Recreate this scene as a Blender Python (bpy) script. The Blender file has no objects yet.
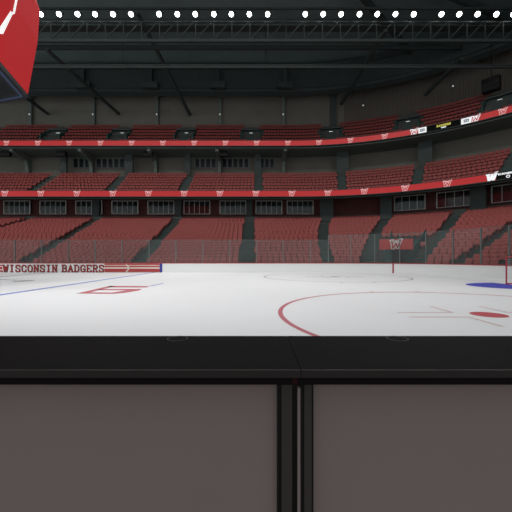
import bpy, bmesh, math, random
from mathutils import Vector, Matrix
random.seed(7)
S = bpy.context.scene
C = S.collection
F = 320.0; CX = 256.0; HY = 257.5; EYE = 1.2
XC, YC = 5.8, 17.3            # centre of the rounded corner of the rink; every tier is concentric with it
PI = math.pi

# ------------------------------------------------------------------ materials
def mat(name, col, rough=0.7, spec=0.3, emit=None, es=0.0, noise=0.0, nscale=3.0, metal=0.0, alpha=1.0):
    m = bpy.data.materials.new(name); m.use_nodes = True
    nt = m.node_tree; b = nt.nodes['Principled BSDF']
    b.inputs['Base Color'].default_value = (*col, 1)
    b.inputs['Roughness'].default_value = rough
    b.inputs['Specular IOR Level'].default_value = spec
    b.inputs['Metallic'].default_value = metal
    if emit:
        b.inputs['Emission Color'].default_value = (*emit, 1)
        b.inputs['Emission Strength'].default_value = es
    if noise:
        tc = nt.nodes.new('ShaderNodeTexCoord'); n = nt.nodes.new('ShaderNodeTexNoise')
        n.inputs['Scale'].default_value = nscale; n.inputs['Detail'].default_value = 4
        r = nt.nodes.new('ShaderNodeMapRange')
        r.inputs['To Min'].default_value = 1 - noise; r.inputs['To Max'].default_value = 1 + noise
        mx = nt.nodes.new('ShaderNodeVectorMath'); mx.operation = 'SCALE'
        mx.inputs[0].default_value = col
        nt.links.new(tc.outputs['Object'], n.inputs['Vector'])
        nt.links.new(n.outputs['Fac'], r.inputs['Value'])
        nt.links.new(r.outputs['Result'], mx.inputs['Scale'])
        nt.links.new(mx.outputs['Vector'], b.inputs['Base Color'])
    return m

def corrugated(name, c1, c2, scale):
    """vertical ribbed cladding, ribs follow the wall through its UV map"""
    m = mat(name, c1, 0.8, 0.2); nt = m.node_tree; b = nt.nodes['Principled BSDF']
    uv = nt.nodes.new('ShaderNodeUVMap'); w = nt.nodes.new('ShaderNodeTexWave')
    w.inputs['Scale'].default_value = scale; w.bands_direction = 'X'
    bp = nt.nodes.new('ShaderNodeBump'); bp.inputs['Strength'].default_value = 1.0; bp.inputs['Distance'].default_value = .12
    cr = nt.nodes.new('ShaderNodeMix'); cr.data_type = 'RGBA'
    cr.inputs['A'].default_value = (*c1, 1); cr.inputs['B'].default_value = (*c2, 1)
    nt.links.new(uv.outputs['UV'], w.inputs['Vector'])
    nt.links.new(w.outputs['Fac'], cr.inputs['Factor'])
    nt.links.new(cr.outputs['Result'], b.inputs['Base Color'])
    nt.links.new(w.outputs['Fac'], bp.inputs['Height'])
    nt.links.new(bp.outputs['Normal'], b.inputs['Normal'])
    return m

def glassmat(name, tint, gl=0.05, dif=0.05, difc=(.5, .55, .55)):
    m = bpy.data.materials.new(name); m.use_nodes = True; nt = m.node_tree
    for n in list(nt.nodes): nt.nodes.remove(n)
    o = nt.nodes.new('ShaderNodeOutputMaterial'); t = nt.nodes.new('ShaderNodeBsdfTransparent')
    t.inputs['Color'].default_value = (*tint, 1)
    g = nt.nodes.new('ShaderNodeBsdfGlossy'); g.inputs['Roughness'].default_value = .08
    d = nt.nodes.new('ShaderNodeBsdfDiffuse'); d.inputs['Color'].default_value = (*difc, 1)
    a = nt.nodes.new('ShaderNodeMixShader'); a.inputs[0].default_value = gl
    c = nt.nodes.new('ShaderNodeMixShader'); c.inputs[0].default_value = dif
    nt.links.new(t.outputs[0], a.inputs[1]); nt.links.new(g.outputs[0], a.inputs[2])
    nt.links.new(a.outputs[0], c.inputs[1]); nt.links.new(d.outputs[0], c.inputs[2])
    nt.links.new(c.outputs[0], o.inputs['Surface'])
    return m

M = dict(
    ice=mat('ice', (.83, .84, .845), .4, .06, noise=.025, nscale=.35),
    line_red=mat('ice_line_red', (.55, .17, .20), .4, .2, noise=.08, nscale=4),
    line_faint=mat('ice_line_faint_red', (.66, .46, .47), .4, .2),
    line_grey=mat('ice_line_grey', (.36, .37, .39), .4, .2, noise=.2, nscale=6),
    dot_red=mat('ice_dot_red', (.52, .07, .09), .4, .2, noise=.1, nscale=5),
    line_blue=mat('ice_line_blue', (.22, .27, .62), .4, .2),
    crease=mat('crease_blue', (.03, .05, .52), .4, .2, noise=.08, nscale=5),
    board=mat('board_white', (.88, .89, .88), .35, .4),
    cap_red=mat('board_cap_red', (.42, .05, .06), .4, .4),
    letter=mat('letter_red', (.42, .045, .04), .5, .2),
    letter_dark=mat('letter_outline', (.08, .035, .03), .5, .2),
    stripe=mat('stripe_red', (.50, .075, .07), .5, .2),
    cream=mat('stripe_cream', (.80, .74, .66), .5, .2),
    blue=mat('mark_blue', (.05, .06, .32), .5, .2),
    seat=mat('seat_red', (.33, .070, .064), .5, .3, noise=.12, nscale=.8),  # red greyed so the colour carries the haze over the stands
    tread=mat('tier_concrete', (.085, .085, .08), .85, .2, noise=.25, nscale=1.2),
    stair=mat('stair_green', (.040, .105, .094), .8, .2, noise=.3, nscale=1.5),
    nosing=mat('stair_nosing', (.012, .018, .018), .8, .2),
    soffit=mat('soffit', (.17, .20, .18), .85, .15, noise=.25, nscale=.25),
    wall=mat('block_wall', (.19, .185, .16), .9, .15, noise=.15, nscale=.4),
    wall_dark=mat('dark_wall', (.075, .090, .087), .9, .15, noise=.2, nscale=.4),
    wall_red=mat('suite_red_wall', (.13, .045, .042), .8, .2, noise=.4, nscale=.9),
    clad=corrugated('ribbed_cladding', (.24, .215, .185), (.13, .117, .10), 1.6),
    steel=mat('dark_steel', (.050, .062, .062), .6, .3, noise=.2, nscale=1),  # lightened to suggest haze; there is no fog volume
    steel_lt=mat('steel', (.052, .066, .064), .6, .3, noise=.15, nscale=1),
    roof=mat('roof_deck', (.22, .29, .29), .9, .1, noise=.2, nscale=.3),  # deck colour raised to imitate hazy air under the roof
    frame=mat('suite_frame', (.62, .64, .62), .5, .3),
    post=mat('glass_post', (.17, .19, .185), .5, .3),
    black=mat('black', (.006, .006, .006), .6, .3),
    led_red=mat('led_red', (.10, .01, .01), .4, .3, (.36, .020, .022), 1.0),
    led_pale=mat('led_pale', (.2, .1, .1), .4, .3, (.62, .36, .36), 1.0),
    led_white=mat('led_white', (.3, .3, .3), .4, .3, (.75, .78, .80), 1.0),
    led_black=mat('led_black', (.008, .008, .008), .6, .05),
    led_grey=mat('led_grey', (.02, .02, .03), .3, .4, (.06, .07, .09), 1.0),
    led_yellow=mat('led_yellow', (.1, .1, .02), .4, .3, (.50, .46, .08), 1.0),
    lamp=mat('lamp_glow', (1, 1, 1), .4, .3, (1, 1, 1), 14.0),
    lamp_small=mat('lamp_small_glow', (1, 1, 1), .4, .3, (1, .97, .93), 1.0),
    lamp_dim=mat('wall_light_glow', (.5, .5, .5), .4, .3, (1, .98, .95), .32),
    sb_red=mat('scoreboard_red', (.13, .010, .010), .7, .03, (.34, .017, .020), 1.0),
    sb_white=mat('scoreboard_white', (.8, .8, .8), .45, .3, (.9, .9, .9), .7),
    sb_under=mat('scoreboard_under', (.014, .016, .018), .6, .3),
    sb_screen=mat('scoreboard_screen', (.012, .02, .03), .3, .5, (.015, .03, .06), 1.0),
    banner=mat('banner_red', (.55, .065, .065), .7, .2),
    banner_white=mat('banner_white', (.75, .70, .68), .7, .2),
    cap=mat('near_cap_black', (.012, .012, .012), .6, .02, noise=.1, nscale=20),
    cap_edge=mat('near_cap_edge', (.030, .023, .022), .5, .3),
    panel=mat('near_panel', (.305, .240, .226), .75, .2, noise=.04, nscale=6),
    stile=mat('near_stile', (.060, .050, .046), .6, .3),
    stile_dark=mat('near_stile_dark', (.014, .011, .010), .6, .3),
    cap_shade=mat('near_cap_shade', (.010, .006, .006), .7, .2),  # shade under the cap put into the colour
    red_dark=mat('dark_red_tape', (.05, .006, .010), .6, .2),
    ring=mat('plug_ring', (.075, .075, .072), .4, .4),
    goal_red=mat('goal_red', (.50, .05, .07), .35, .4),
    net=mat('goal_net', (.7, .7, .7), .8, .2),
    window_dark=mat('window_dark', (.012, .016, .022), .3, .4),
    glass=glassmat('rink_glass', (.93, .96, .95), .02, .03),
    glass_edge=mat('glass_edge', (.12, .15, .15), .4, .4),
    suite_glass=glassmat('suite_glass', (.75, .8, .8), .03, .02),
)

# ------------------------------------------------------------------ helpers
def link(name, bm, m, parent=None, smooth=False):
    me = bpy.data.meshes.new(name); bm.normal_update(); bm.to_mesh(me); bm.free()
    for mm in (m if isinstance(m, (list, tuple)) else [m]): me.materials.append(mm)
    if smooth:
        for p in me.polygons: p.use_smooth = True
    o = bpy.data.objects.new(name, me); C.objects.link(o)
    if parent: o.parent = parent
    return o
def empty(name, loc=(0, 0, 0)):
    o = bpy.data.objects.new(name, None); o.location = loc; o.empty_display_size = .2
    C.objects.link(o); return o
def tag(o, label=None, cat=None, group=None, kind=None):
    if label: o['label'] = label
    if cat: o['category'] = cat
    if group: o['group'] = group
    if kind: o['kind'] = kind
    return o
def box(bm, x0, x1, y0, y1, z0, z1, mi=0):
    v = [bm.verts.new(p) for p in ((x0,y0,z0),(x1,y0,z0),(x1,y1,z0),(x0,y1,z0),(x0,y0,z1),(x1,y0,z1),(x1,y1,z1),(x0,y1,z1))]
    for f in ((0,3,2,1),(4,5,6,7),(0,1,5,4),(1,2,6,5),(2,3,7,6),(3,0,4,7)):
        bm.faces.new([v[i] for i in f]).material_index = mi
def bar(bm, a, b, w, h=None, up=Vector((0, 0, 1))):
    """square bar from a to b"""
    a = Vector(a); b = Vector(b); h = h or w; d = (b - a).normalized()
    s = d.cross(up)
    if s.length < 1e-4: s = d.cross(Vector((1, 0, 0)))
    s.normalize(); u = s.cross(d)
    vs = []
    for p in (a, b):
        for (i, j) in ((-1,-1),(1,-1),(1,1),(-1,1)):
            vs.append(bm.verts.new(p + s*w*.5*i + u*h*.5*j))
    for f in ((3,2,1,0),(4,5,6,7),(0,1,5,4),(1,2,6,5),(2,3,7,6),(3,0,4,7)):
        bm.faces.new([vs[i] for i in f])
def tube(bm, pts, r, n=8):
    for a, b in zip(pts[:-1], pts[1:]):
        a = Vector(a); b = Vector(b); d = (b - a).normalized()
        s = d.orthogonal().normalized(); u = d.cross(s)
        r0 = [bm.verts.new(a + (s*math.cos(2*PI*i/n) + u*math.sin(2*PI*i/n))*r) for i in range(n)]
        r1 = [bm.verts.new(b + (s*math.cos(2*PI*i/n) + u*math.sin(2*PI*i/n))*r) for i in range(n)]
        for i in range(n): bm.faces.new((r0[i], r0[(i+1) % n], r1[(i+1) % n], r1[i]))
        bm.faces.new(r0[::-1]); bm.faces.new(r1)
# the bowl path: t < 0 is metres along the straight, 0..90 degrees round the corner, beyond 90 metres down the end
def path(t, R):
    if t <= 0: return XC + t, YC + R
    if t <= 90:
        a = math.radians(t); return XC + R*math.sin(a), YC + R*math.cos(a)
    return XC + R, YC - (t - 90)
def heading(t):   # angle the local +x axis makes (rotation about z)
    return -math.radians(min(max(t, 0), 90))
TS = [-70, -55, -40, -25, -12, 0] + [3*i for i in range(1, 31)] + [100, 112]
def trange(t0, t1, step=3.0):
    if t1 <= 0: return [t0, t1]
    out = [t0]
    if t0 < 0: out.append(0)
    a = max(t0, 0); e = min(t1, 90); n = max(1, math.ceil((e - a)/step))
    out += [a + (e-a)*i/n for i in range(1, n+1)] if e > a else []
    if t1 > 90: out.append(t1)
    return out
def sweep(bm, prof, ts, mi=0, closed=True, caps=True, uv=False):
    rings = []
    for t in ts:
        rings.append([bm.verts.new((*path(t, R), z)) for R, z in prof])
    n = len(prof); uvl = bm.loops.layers.uv.verify() if uv else None
    s = 0
    for k in range(len(ts)-1):
        a, b = rings[k], rings[k+1]
        L = (b[0].co - a[0].co).length
        for i in range(n if closed else n-1):
            j = (i+1) % n
            f = bm.faces.new((a[i], a[j], b[j], b[i])); f.material_index = mi
            if uv:
                for lp, uvc in zip(f.loops, ((s, prof[i][1]), (s, prof[j][1]), (s+L, prof[j][1]), (s+L, prof[i][1]))): lp[uvl].uv = uvc
        s += L
    if closed and caps:
        bm.faces.new(rings[0]); bm.faces.new(rings[-1][::-1])
def rect(R0, R1, z0, z1): return [(R0, z0), (R1, z0), (R1, z1), (R0, z1)]
def on_ice(px, py):     # a point of the photograph carried down to the ice
    d = EYE*F/(py - HY); return ((px-CX)/F*d, d)
def proj(x, y, z): return CX + F*x/y, HY - F*(z-EYE)/y

# strokes: flat lettering with a little thickness. to3 maps (u, v, depth) to space
def stroke(bm, pl, th, to3, dep=.01, closed=False):
    pts = [Vector(p) for p in pl]
    if closed: pts.append(pts[0])
    for a, b in zip(pts[:-1], pts[1:]):
        d = (b-a)
        if d.length < 1e-6: continue
        d.normalize(); n = Vector((-d.y, d.x))*th*.5; e = d*th*.28
        q = [a-e-n, b+e-n, b+e+n, a-e+n]
        vf = [bm.verts.new(to3(p.x, p.y, dep)) for p in q]; vb = [bm.verts.new(to3(p.x, p.y, 0)) for p in q]
        bm.faces.new(vf)
        for i in range(4): bm.faces.new((vb[i], vb[(i+1) % 4], vf[(i+1) % 4], vf[i]))
def poly3(bm, pts, to3, dep=.01):
    vf = [bm.verts.new(to3(x, y, dep)) for x, y in pts]; vb = [bm.verts.new(to3(x, y, 0)) for x, y in pts]
    bm.faces.new(vf); n = len(pts)
    for i in range(n): bm.faces.new((vb[i], vb[(i+1) % n], vf[(i+1) % n], vf[i]))
W_LINE = [(-.40, .30), (-.30, -.40), (0, .10), (.13, -.34), (.42, .42)]
def w_logo(bm_w, bm_r, to3, s, thick=.30, inner=.12):
    """slanted block W: pale body, red core"""
    L = [(x*s, y*s) for x, y in W_LINE]
    stroke(bm_w, L, thick*s, to3, .02)
    stroke(bm_w, [(-.56*s, .36*s), (-.26*s, .40*s)], thick*.7*s, to3, .02)
    stroke(bm_w, [(-.12*s, .28*s), (.12*s, .32*s)], thick*.6*s, to3, .02)
    stroke(bm_w, [(.28*s, .44*s), (.56*s, .50*s)], thick*.7*s, to3, .02)
    if bm_r: stroke(bm_r, L, inner*s, to3, .035)

# ------------------------------------------------------------------ the ice
RB = 8.5; FARD = YC + RB
bm = bmesh.new()
pts = [(-46, .66), (20, .66), (20, YC)] + [path(t, RB+.1) for t in range(90, -1, -5)] + [(-46, FARD+.1)]
pts = [(-46, .60), (14.35, .60), (14.35, YC)] + [path(t, RB+.05) for t in range(85, -1, -5)] + [(-46, FARD+.05)]
bm.faces.new([bm.verts.new((x, y, 0)) for x, y in pts])
floor = tag(link('floor', bm, M['ice']), 'white ice sheet of the hockey rink with painted lines', kind='structure')
def flat(name, pts, m, z=.003):
    bm = bmesh.new(); bm.faces.new([bm.verts.new((x, y, z)) for x, y in pts]); return link(name, bm, m, floor)
def ringflat(name, cx, cy, r, w, m, z=.003, n=96, a0=0, a1=2*PI):
    bm = bmesh.new(); full = abs(a1-a0-2*PI) < 1e-6
    A = [bm.verts.new((cx+(r-w/2)*math.cos(a0+(a1-a0)*i/n), cy+(r-w/2)*math.sin(a0+(a1-a0)*i/n), z)) for i in range(n+1)]
    B = [bm.verts.new((cx+(r+w/2)*math.cos(a0+(a1-a0)*i/n), cy+(r+w/2)*math.sin(a0+(a1-a0)*i/n), z)) for i in range(n+1)]
    for i in range(n): bm.faces.new((A[i], B[i], B[i+1], A[i+1]))
    return link(name, bm, m, floor)
def disc(name, cx, cy, r, m, z=.004, n=40, ry=None):
    return flat(name, [(cx+r*math.cos(2*PI*i/n), cy+(ry or r)*math.sin(2*PI*i/n)) for i in range(n)], m, z)
DX, DN, DFR = 4.88, 6.71, 19.9
CR = 4.36
def faceoff(cy, ml, mh, md):
    ringflat('faceoff_circle', DX, cy, CR, .10 if cy < 10 else .10, ml)
    disc('faceoff_dot', DX, cy, .34, md)
    for sx in (-1, 1):           # hash marks on the rim
        for sy in (-1, 1):
            x = DX + sx*.80; y0 = math.sqrt(CR**2-.64)*sy
            flat('hash_mark', [(x-.03, cy+y0), (x+.03, cy+y0), (x+.03, cy+y0+sy*.5), (x-.03, cy+y0+sy*.5)], mh, .0035)
        for sy in (-1, 1):       # the L marks round the dot
            x0 = DX + sx*.60; y0 = cy + sy*.26
            flat('restraining_mark', [(x0, y0-.03), (x0+sx*1.2, y0-.03), (x0+sx*1.2, y0+.03), (x0, y0+.03)], mh, .0035)
            flat('restraining_mark', [(x0-.03, y0), (x0+.03, y0), (x0+.03, y0+sy*.9), (x0-.03, y0+sy*.9)], mh, .0036)
faceoff(DN, M['line_red'], M['line_faint'], M['dot_red'])
faceoff(DFR, M['line_grey'], M['line_grey'], M['line_grey'])
# blue line, centre line, goal line
flat('blue_line', [(-8.33, .62), (-8.07, .62), (-8.07, FARD), (-8.33, FARD)], M['line_blue'])
flat('centre_line', [(-16.1, .62), (-15.8, .62), (-15.8, FARD), (-16.1, FARD)], M['line_grey'])
GX, GY = 11.25, 13.45
flat('goal_line', [(GX-.02, .62), (GX+.02, .62), (GX+.02, YC+6.9), (GX-.02, YC+6.9)], M['line_faint'], .0032)
flat('goal_crease', [(GX, GY-1.75)] + [(GX-2.16*math.sin(PI*i/24), GY-1.75*math.cos(PI*i/24)) for i in range(1, 24)] + [(GX, GY+1.75)], M['crease'], .004)
# grey painted oval near mid-ice and faint pale ring before it
ox, oy = on_ice(23.5, 281)
disc('ice_emblem', ox, oy, .42, M['line_grey'], .003, ry=.55)
flat('ice_emblem', [on_ice(-4, 279.5), on_ice(16, 280.4), on_ice(16, 280.0), on_ice(-4, 279.0)], M['line_grey'])
# red advertising mark painted on the ice
for pl in ([(76, 293.6), (110, 285.9), (116, 285.9), (90, 292.4), (112, 292.6), (113, 293.9)],
           [(110, 285.9), (150, 286.2), (146, 287.5), (108, 287.4)],
           [(113, 293.9), (112, 292.6), (127, 290.3), (97, 290.2), (100, 289.1), (142, 288.9), (139, 290.6), (124, 293.0)]):
    flat('ice_advert', [on_ice(*p) for p in pl][::-1], M['line_red'], .0034)
flat('ice_advert', [on_ice(150, 285.9), on_ice(163, 283.1), on_ice(164, 283.4), on_ice(151, 286.3)][::-1], M['line_blue'], .0034)

# ------------------------------------------------------------------ far boards
BT = .78
brd = empty('dasher_boards', (XC, FARD, 0))
brd_T = trange(-52, 112, 3)
bm = bmesh.new(); sweep(bm, rect(RB, RB+.12, 0, BT-.05), brd_T)
b_ = link('board_panel', bm, M['board'], brd)
bm = bmesh.new(); sweep(bm, rect(RB-.03, RB+.16, BT-.06, BT), brd_T); link('cap_rail', bm, M['cap_red'], brd)
def local(o, p):
    o.parent = p; o.matrix_parent_inverse = Matrix.Translation(-Vector(p.location))
for ch in list(brd.children): local(ch, brd)
tag(brd, 'curving white rink boards with red cap rail below the far glass', 'rink boards')
U = FARD/F
def bp(px, py): return ((px-CX)*U, EYE-(py-HY)*U)          # photograph point on the straight far board
def face3(x, z, d): return (x, FARD-.012-d, z)
def bpoly(name, pl, m, dep=.008):
    bm = bmesh.new(); poly3(bm, [bp(*p) for p in pl], face3, dep); o = link(name, bm, m); local(o, brd); return o
def brect(name, x0, x1, y0, y1, m, dep=.008): return bpoly(name, [(x0, y1), (x1, y1), (x1, y0), (x0, y0)], m, dep)
brect('red_stripe', 104.5, 159.8, 263.6, 265.0, M['stripe'])
brect('cream_stripe', 104.5, 159.8, 265.0, 265.7, M['cream'])
brect('red_stripe', 104.5, 159.8, 265.7, 267.2, M['stripe'])
brect('cream_stripe', 104.5, 159.8, 267.2, 268.7, M['cream'])
brect('red_stripe', 104.5, 159.8, 268.7, 272.0, M['stripe'])
bm = bmesh.new(); stroke(bm, [bp(126.4, 264.6), bp(129.6, 268), bp(126.4, 271.6)], .10, face3, .014); o = link('chevron', bm, M['cream']); local(o, brd)
brect('blue_mark', 159.8, 162.3, 262.9, 272.3, M['blue'], .012)
brect('red_stripe', -4, 3.2, 264.8, 265.9, M['stripe']); brect('red_stripe', -4, 2.4, 266.8, 269.4, M['stripe']); brect('red_stripe', -4, 3.2, 270.4, 272.0, M['stripe'])
GL = {  # slab letters in a unit box
 'W': [[(0,1),(.25,0),(.5,.8),(.75,0),(1,1)], [(-.12,1),(.16,1)], [(.84,1),(1.12,1)]],
 'I': [[(.5,0),(.5,1)], [(.15,1),(.85,1)], [(.15,0),(.85,0)]],
 'S': [[(.95,.72),(.9,.95),(.5,1),(.1,.92),(.08,.65),(.5,.52),(.92,.38),(.9,.08),(.5,0),(.1,.05),(.05,.3)]],
 'C': [[(.95,.68),(.9,.92),(.5,1),(.12,.88),(.05,.5),(.12,.12),(.5,0),(.9,.08),(.95,.32)]],
 'O': [[(.5,1),(.12,.88),(.03,.5),(.12,.12),(.5,0),(.88,.12),(.97,.5),(.88,.88),(.5,1)]],
 'N': [[(.12,0),(.12,1)], [(.12,1),(.88,0)], [(.88,0),(.88,1)], [(-.08,0),(.32,0)], [(-.08,1),(.2,1)], [(.68,1),(1.08,1)]],
 'B': [[(.15,0),(.15,1),(.7,1),(.92,.85),(.85,.58),(.5,.52),(.85,.48),(.97,.2),(.75,0),(.15,0)], [(-.05,0),(.3,0)], [(-.05,1),(.3,1)]],
 'A': [[(.05,0),(.5,1),(.95,0)], [(.25,.35),(.75,.35)], [(-.1,0),(.25,0)], [(.75,0),(1.1,0)]],
 'D': [[(.15,0),(.15,1),(.6,1),(.93,.8),(.95,.2),(.6,0),(.15,0)], [(-.05,0),(.3,0)], [(-.05,1),(.3,1)]],
 'G': [[(.95,.7),(.88,.93),(.5,1),(.12,.88),(.05,.5),(.12,.12),(.5,0),(.92,.08),(.92,.42)], [(.6,.42),(1.05,.42)]],
 'E': [[(.15,0),(.15,1)], [(-.05,1),(.95,1),(.95,.78)], [(.15,.5),(.65,.5)], [(-.05,0),(.98,0),(.98,.22)]],
 'R': [[(.15,0),(.15,1),(.7,1),(.92,.85),(.88,.6),(.6,.5),(.15,.5)], [(.5,.5),(.9,0)], [(-.05,0),(.35,0)], [(.75,0),(1.1,0)], [(-.05,1),(.3,1)]],
}
def write_word(word, px0, px1, py0, py1):
    n = len(word); pitch = (px1-px0)/n
    for i, ch in enumerate(word):
        a, c = bp(px0+pitch*(i+.14), py1), bp(px0+pitch*(i+.86), py0)
        w = c[0]-a[0]; h = c[1]-a[1]
        if ch == 'I': a = (a[0]+w*.1, a[1]); w *= .8
        bd = bmesh.new(); br = bmesh.new()
        for s in GL[ch]:
            q = [(a[0]+u*w, a[1]+v*h) for u, v in s]
            q2 = [(x+.03, y-.03) for x, y in q]
            stroke(bd, q2, .098, face3, .008); stroke(br, q, .082, face3, .016)
        o = link('letter', br, M['letter']); local(o, brd); o['label'] = 'red slab letter ' + ch
        o2 = link('letter_shadow', bd, M['letter_dark'], o)
write_word('WISCONSIN', 2.6, 57.6, 265.1, 271.7)
write_word('BADGERS', 61.2, 104.4, 265.1, 271.7)
# goal-line mark on the boards
t0 = math.degrees(math.asin((10.42-XC)/RB))
bm = bmesh.new(); sweep(bm, rect(RB-.035, RB-.005, .01, BT+.01), [t0, t0+.7]); o = link('goal_line_mark', bm, M['cap_red']); local(o, brd)

# ------------------------------------------------------------------ glass above the boards
def ordinal(n):
    return {1:'first',2:'second',3:'third',4:'fourth',5:'fifth',6:'sixth',7:'seventh',8:'eighth',9:'ninth',10:'tenth',11:'eleventh',12:'twelfth'}.get(n, '%d%s' % (n, 'th' if 10 < n % 100 < 14 else {1:'st',2:'nd',3:'rd'}.get(n % 10, 'th')))
posts = [(-6.45 + 2.17*k) - XC for k in range(-11, 6)]
posts = [p - .02 for p in posts if p < 0] + [0.3] + [12.1*k for k in range(1, 10)]
npz = len(posts)
for k, t in enumerate(posts):
    tall = t > -.5
    zt = 3.02 if tall else 2.60
    x, y = path(t, RB+.06); px = proj(x, y, 2)[0]
    if k < npz-1:
        t1 = posts[k+1]
        g = empty('rink_glass', (x, y, BT))
        bm = bmesh.new(); ts = trange(t+.0, t1, 4); sweep(bm, rect(RB+.055, RB+.067, BT+.002, zt), ts)
        o = link('pane', bm, M['glass']); local(o, g)
        bm = bmesh.new(); sweep(bm, rect(RB+.05, RB+.072, zt+.001, zt+.022), ts)
        o = link('top_edge', bm, M['glass_edge']); local(o, g)
        zone = lambda P: 0 if P < 104 else 1 if P < 155 else 2 if P < 328 else 3
        me_z = zone(px); nth = sum(1 for q in posts[:k+1] if zone(proj(*path(q, RB+.06), 2)[0]) == me_z)
        where = ('above the board lettering', 'above the striped boards', 'above the plain white boards', 'tall, along the curved corner')[me_z]
        tag(g, 'clear rink glass with grey upright, %s, %s from its left' % (where, ordinal(nth)), 'rink glass', 'glass panes above the far boards')
    bm = bmesh.new()
    h = heading(t); c = Vector((x, y, 0)); rx = Vector((math.cos(h), math.sin(h), 0)); ry = Vector((-math.sin(h), math.cos(h), 0))
    for (w0, w1, d0, d1) in ((-.025, .025, -.055, -.012), (-.025, .025, .012, .045)):
        q = [c + rx*a + ry*b for a, b in ((w0, d0), (w1, d0), (w1, d1), (w0, d1))]
        lo = [bm.verts.new((p.x, p.y, BT+.002)) for p in q]; hi = [bm.verts.new((p.x, p.y, zt)) for p in q]
        for i in range(4): bm.faces.new((lo[i], lo[(i+1) % 4], hi[(i+1) % 4], hi[i]))
        bm.faces.new(hi); bm.faces.new(lo[::-1])
    if k < npz-1: ps = link('upright', bm, M['post']); local(ps, g)
    else: bm.free()

# ------------------------------------------------------------------ seating tiers (stepped concrete)
def tier(R0, z0, n, dR, dz, back, base=None):
    prof = [(R0-.28, z0-.9 if base is None else base)]
    for j in range(n):
        prof += [(R0-.28+dR*j, z0+dz*j), (R0-.28+dR*(j+1), z0+dz*j)]
    prof += [(R0-.28+dR*n+back, z0+dz*(n-1)), (R0-.28+dR*n+back, z0+dz*(n-1)-.25)]
    return prof
LOW = dict(R0=10.65, z0=.35, n=21, dR=.95, dz=.3025)
MID = dict(R0=28.0, z0=9.80, n=8, dR=.95, dz=.635)
UPP = dict(R0=33.9, z0=19.0, n=7, dR=.92, dz=.85)
TUN = (27.2, 37.2)            # the tunnel that cuts the lower tier, degrees round the corner
TUNJ = 9                      # rows above it keep going
bm = bmesh.new()
pl = tier(back=.9, base=-.1, **LOW)
prof = pl + [(LOW['R0']-.28, -.1)]
sweepL = pl[:-1] + [(pl[-2][0], -.1)]
sweep(bm, sweepL, trange(-60, TUN[0], 2.6))
sweep(bm, sweepL, trange(TUN[1], 112, 2.6))
Rc = LOW['R0']-.28+LOW['dR']*TUNJ; zc = LOW['z0']+LOW['dz']*TUNJ
cut = [(Rc, 0.1)] + [(R, z) for R, z in pl[:-1] if R >= Rc-1e-6 and z >= zc-1e-6] + [(pl[-2][0], .1)]
sweep(bm, cut, trange(TUN[0], TUN[1], 2.6))
tag(link('seating_tier', bm, M['tread']), 'lower stepped concrete tier behind the rink glass', kind='structure')
bm = bmesh.new(); pm = tier(back=2.6, base=9.60, **MID); pm = pm[:-1] + [(pm[-1][0], 13.6), (31.5, 10.2)]
sweep(bm, pm, trange(-60, 112, 3))
tag(link('seating_tier', bm, M['tread']), 'middle stepped concrete tier above the lower ribbon board', kind='structure')
bm = bmesh.new(); pu = tier(back=.75, base=18.62, **UPP); pu = pu[:-1] + [(pu[-1][0], 18.62)]
sweep(bm, pu, trange(-60, 112, 3))
tag(link('seating_tier', bm, M['tread']), 'upper stepped concrete tier under the roof', kind='structure')
# concourse floor in front of the boards / behind them
bm = bmesh.new(); sweep(bm, rect(RB+.14, LOW['R0']-.28, -.1, .12), trange(-60, 112, 3)); tag(link('trim_1', bm, M['stair']), 'walkway floor behind the boards', kind='structure')

# ------------------------------------------------------------------ aisles
def aisle_low(j):             # list of (t centre, half width metres)
    return 0
A_LOW = [(-39.2, 0), (-26.1, -.17), (-16.2, -.06), (-6.6, -.01), (2.8, .32), (19.8, .26), (40.8, 0), (56.0, 0), (71.5, 0), (86.0, 0)]
A_MID = [(-49.4, 0), (-38.4, -.02), (-27.1, -.02), (-16.4, 0), (-5.4, 0), (13.0, 0), (31.6, 0), (50.0, 0), (68.0, 0), (84, 0)]
A_UPP = [(-51.0, 0), (-40.0, 0), (-28.9, 0), (-17.8, 0), (-6.65, 0), (10.6, 0), (28.7, 0), (46.2, 0), (63.5, 0), (82, 0)]
def a_pos(a, T, j): return a[0] + a[1]*T['dR']*j
def off_along(t, R, s):       # move s metres along the row from t
    if t <= 0 and t + s <= 0: return t + s
    if t <= 0: s2 = t + s; return math.degrees(s2/R)
    r = t + math.degrees(s/R)
    return r if r > 0 else math.radians(r)*R
hw = {'L': .62, 'M': .55, 'U': .5}
def half(key, j, t): return (.38 + .24*j/20) if key == 'L' and t > 0 else hw[key]
desc_low = ['at the far left edge', 'rising behind the board lettering', 'rising right of the board lettering', 'near the middle of the photo', 'where the tiers start to bend', 'left of the red banner', 'right of the tunnel', 'nearest the goal', 'beyond the goal', 'beyond the right edge']
desc_ml = ['beyond the left edge', 'leftmost in the photo', 'second from the left', 'third from the left', 'near the middle of the photo', 'where the tier starts to bend', 'second from the right', 'rightmost in the photo', 'past the right edge', 'far past the right edge']
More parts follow.
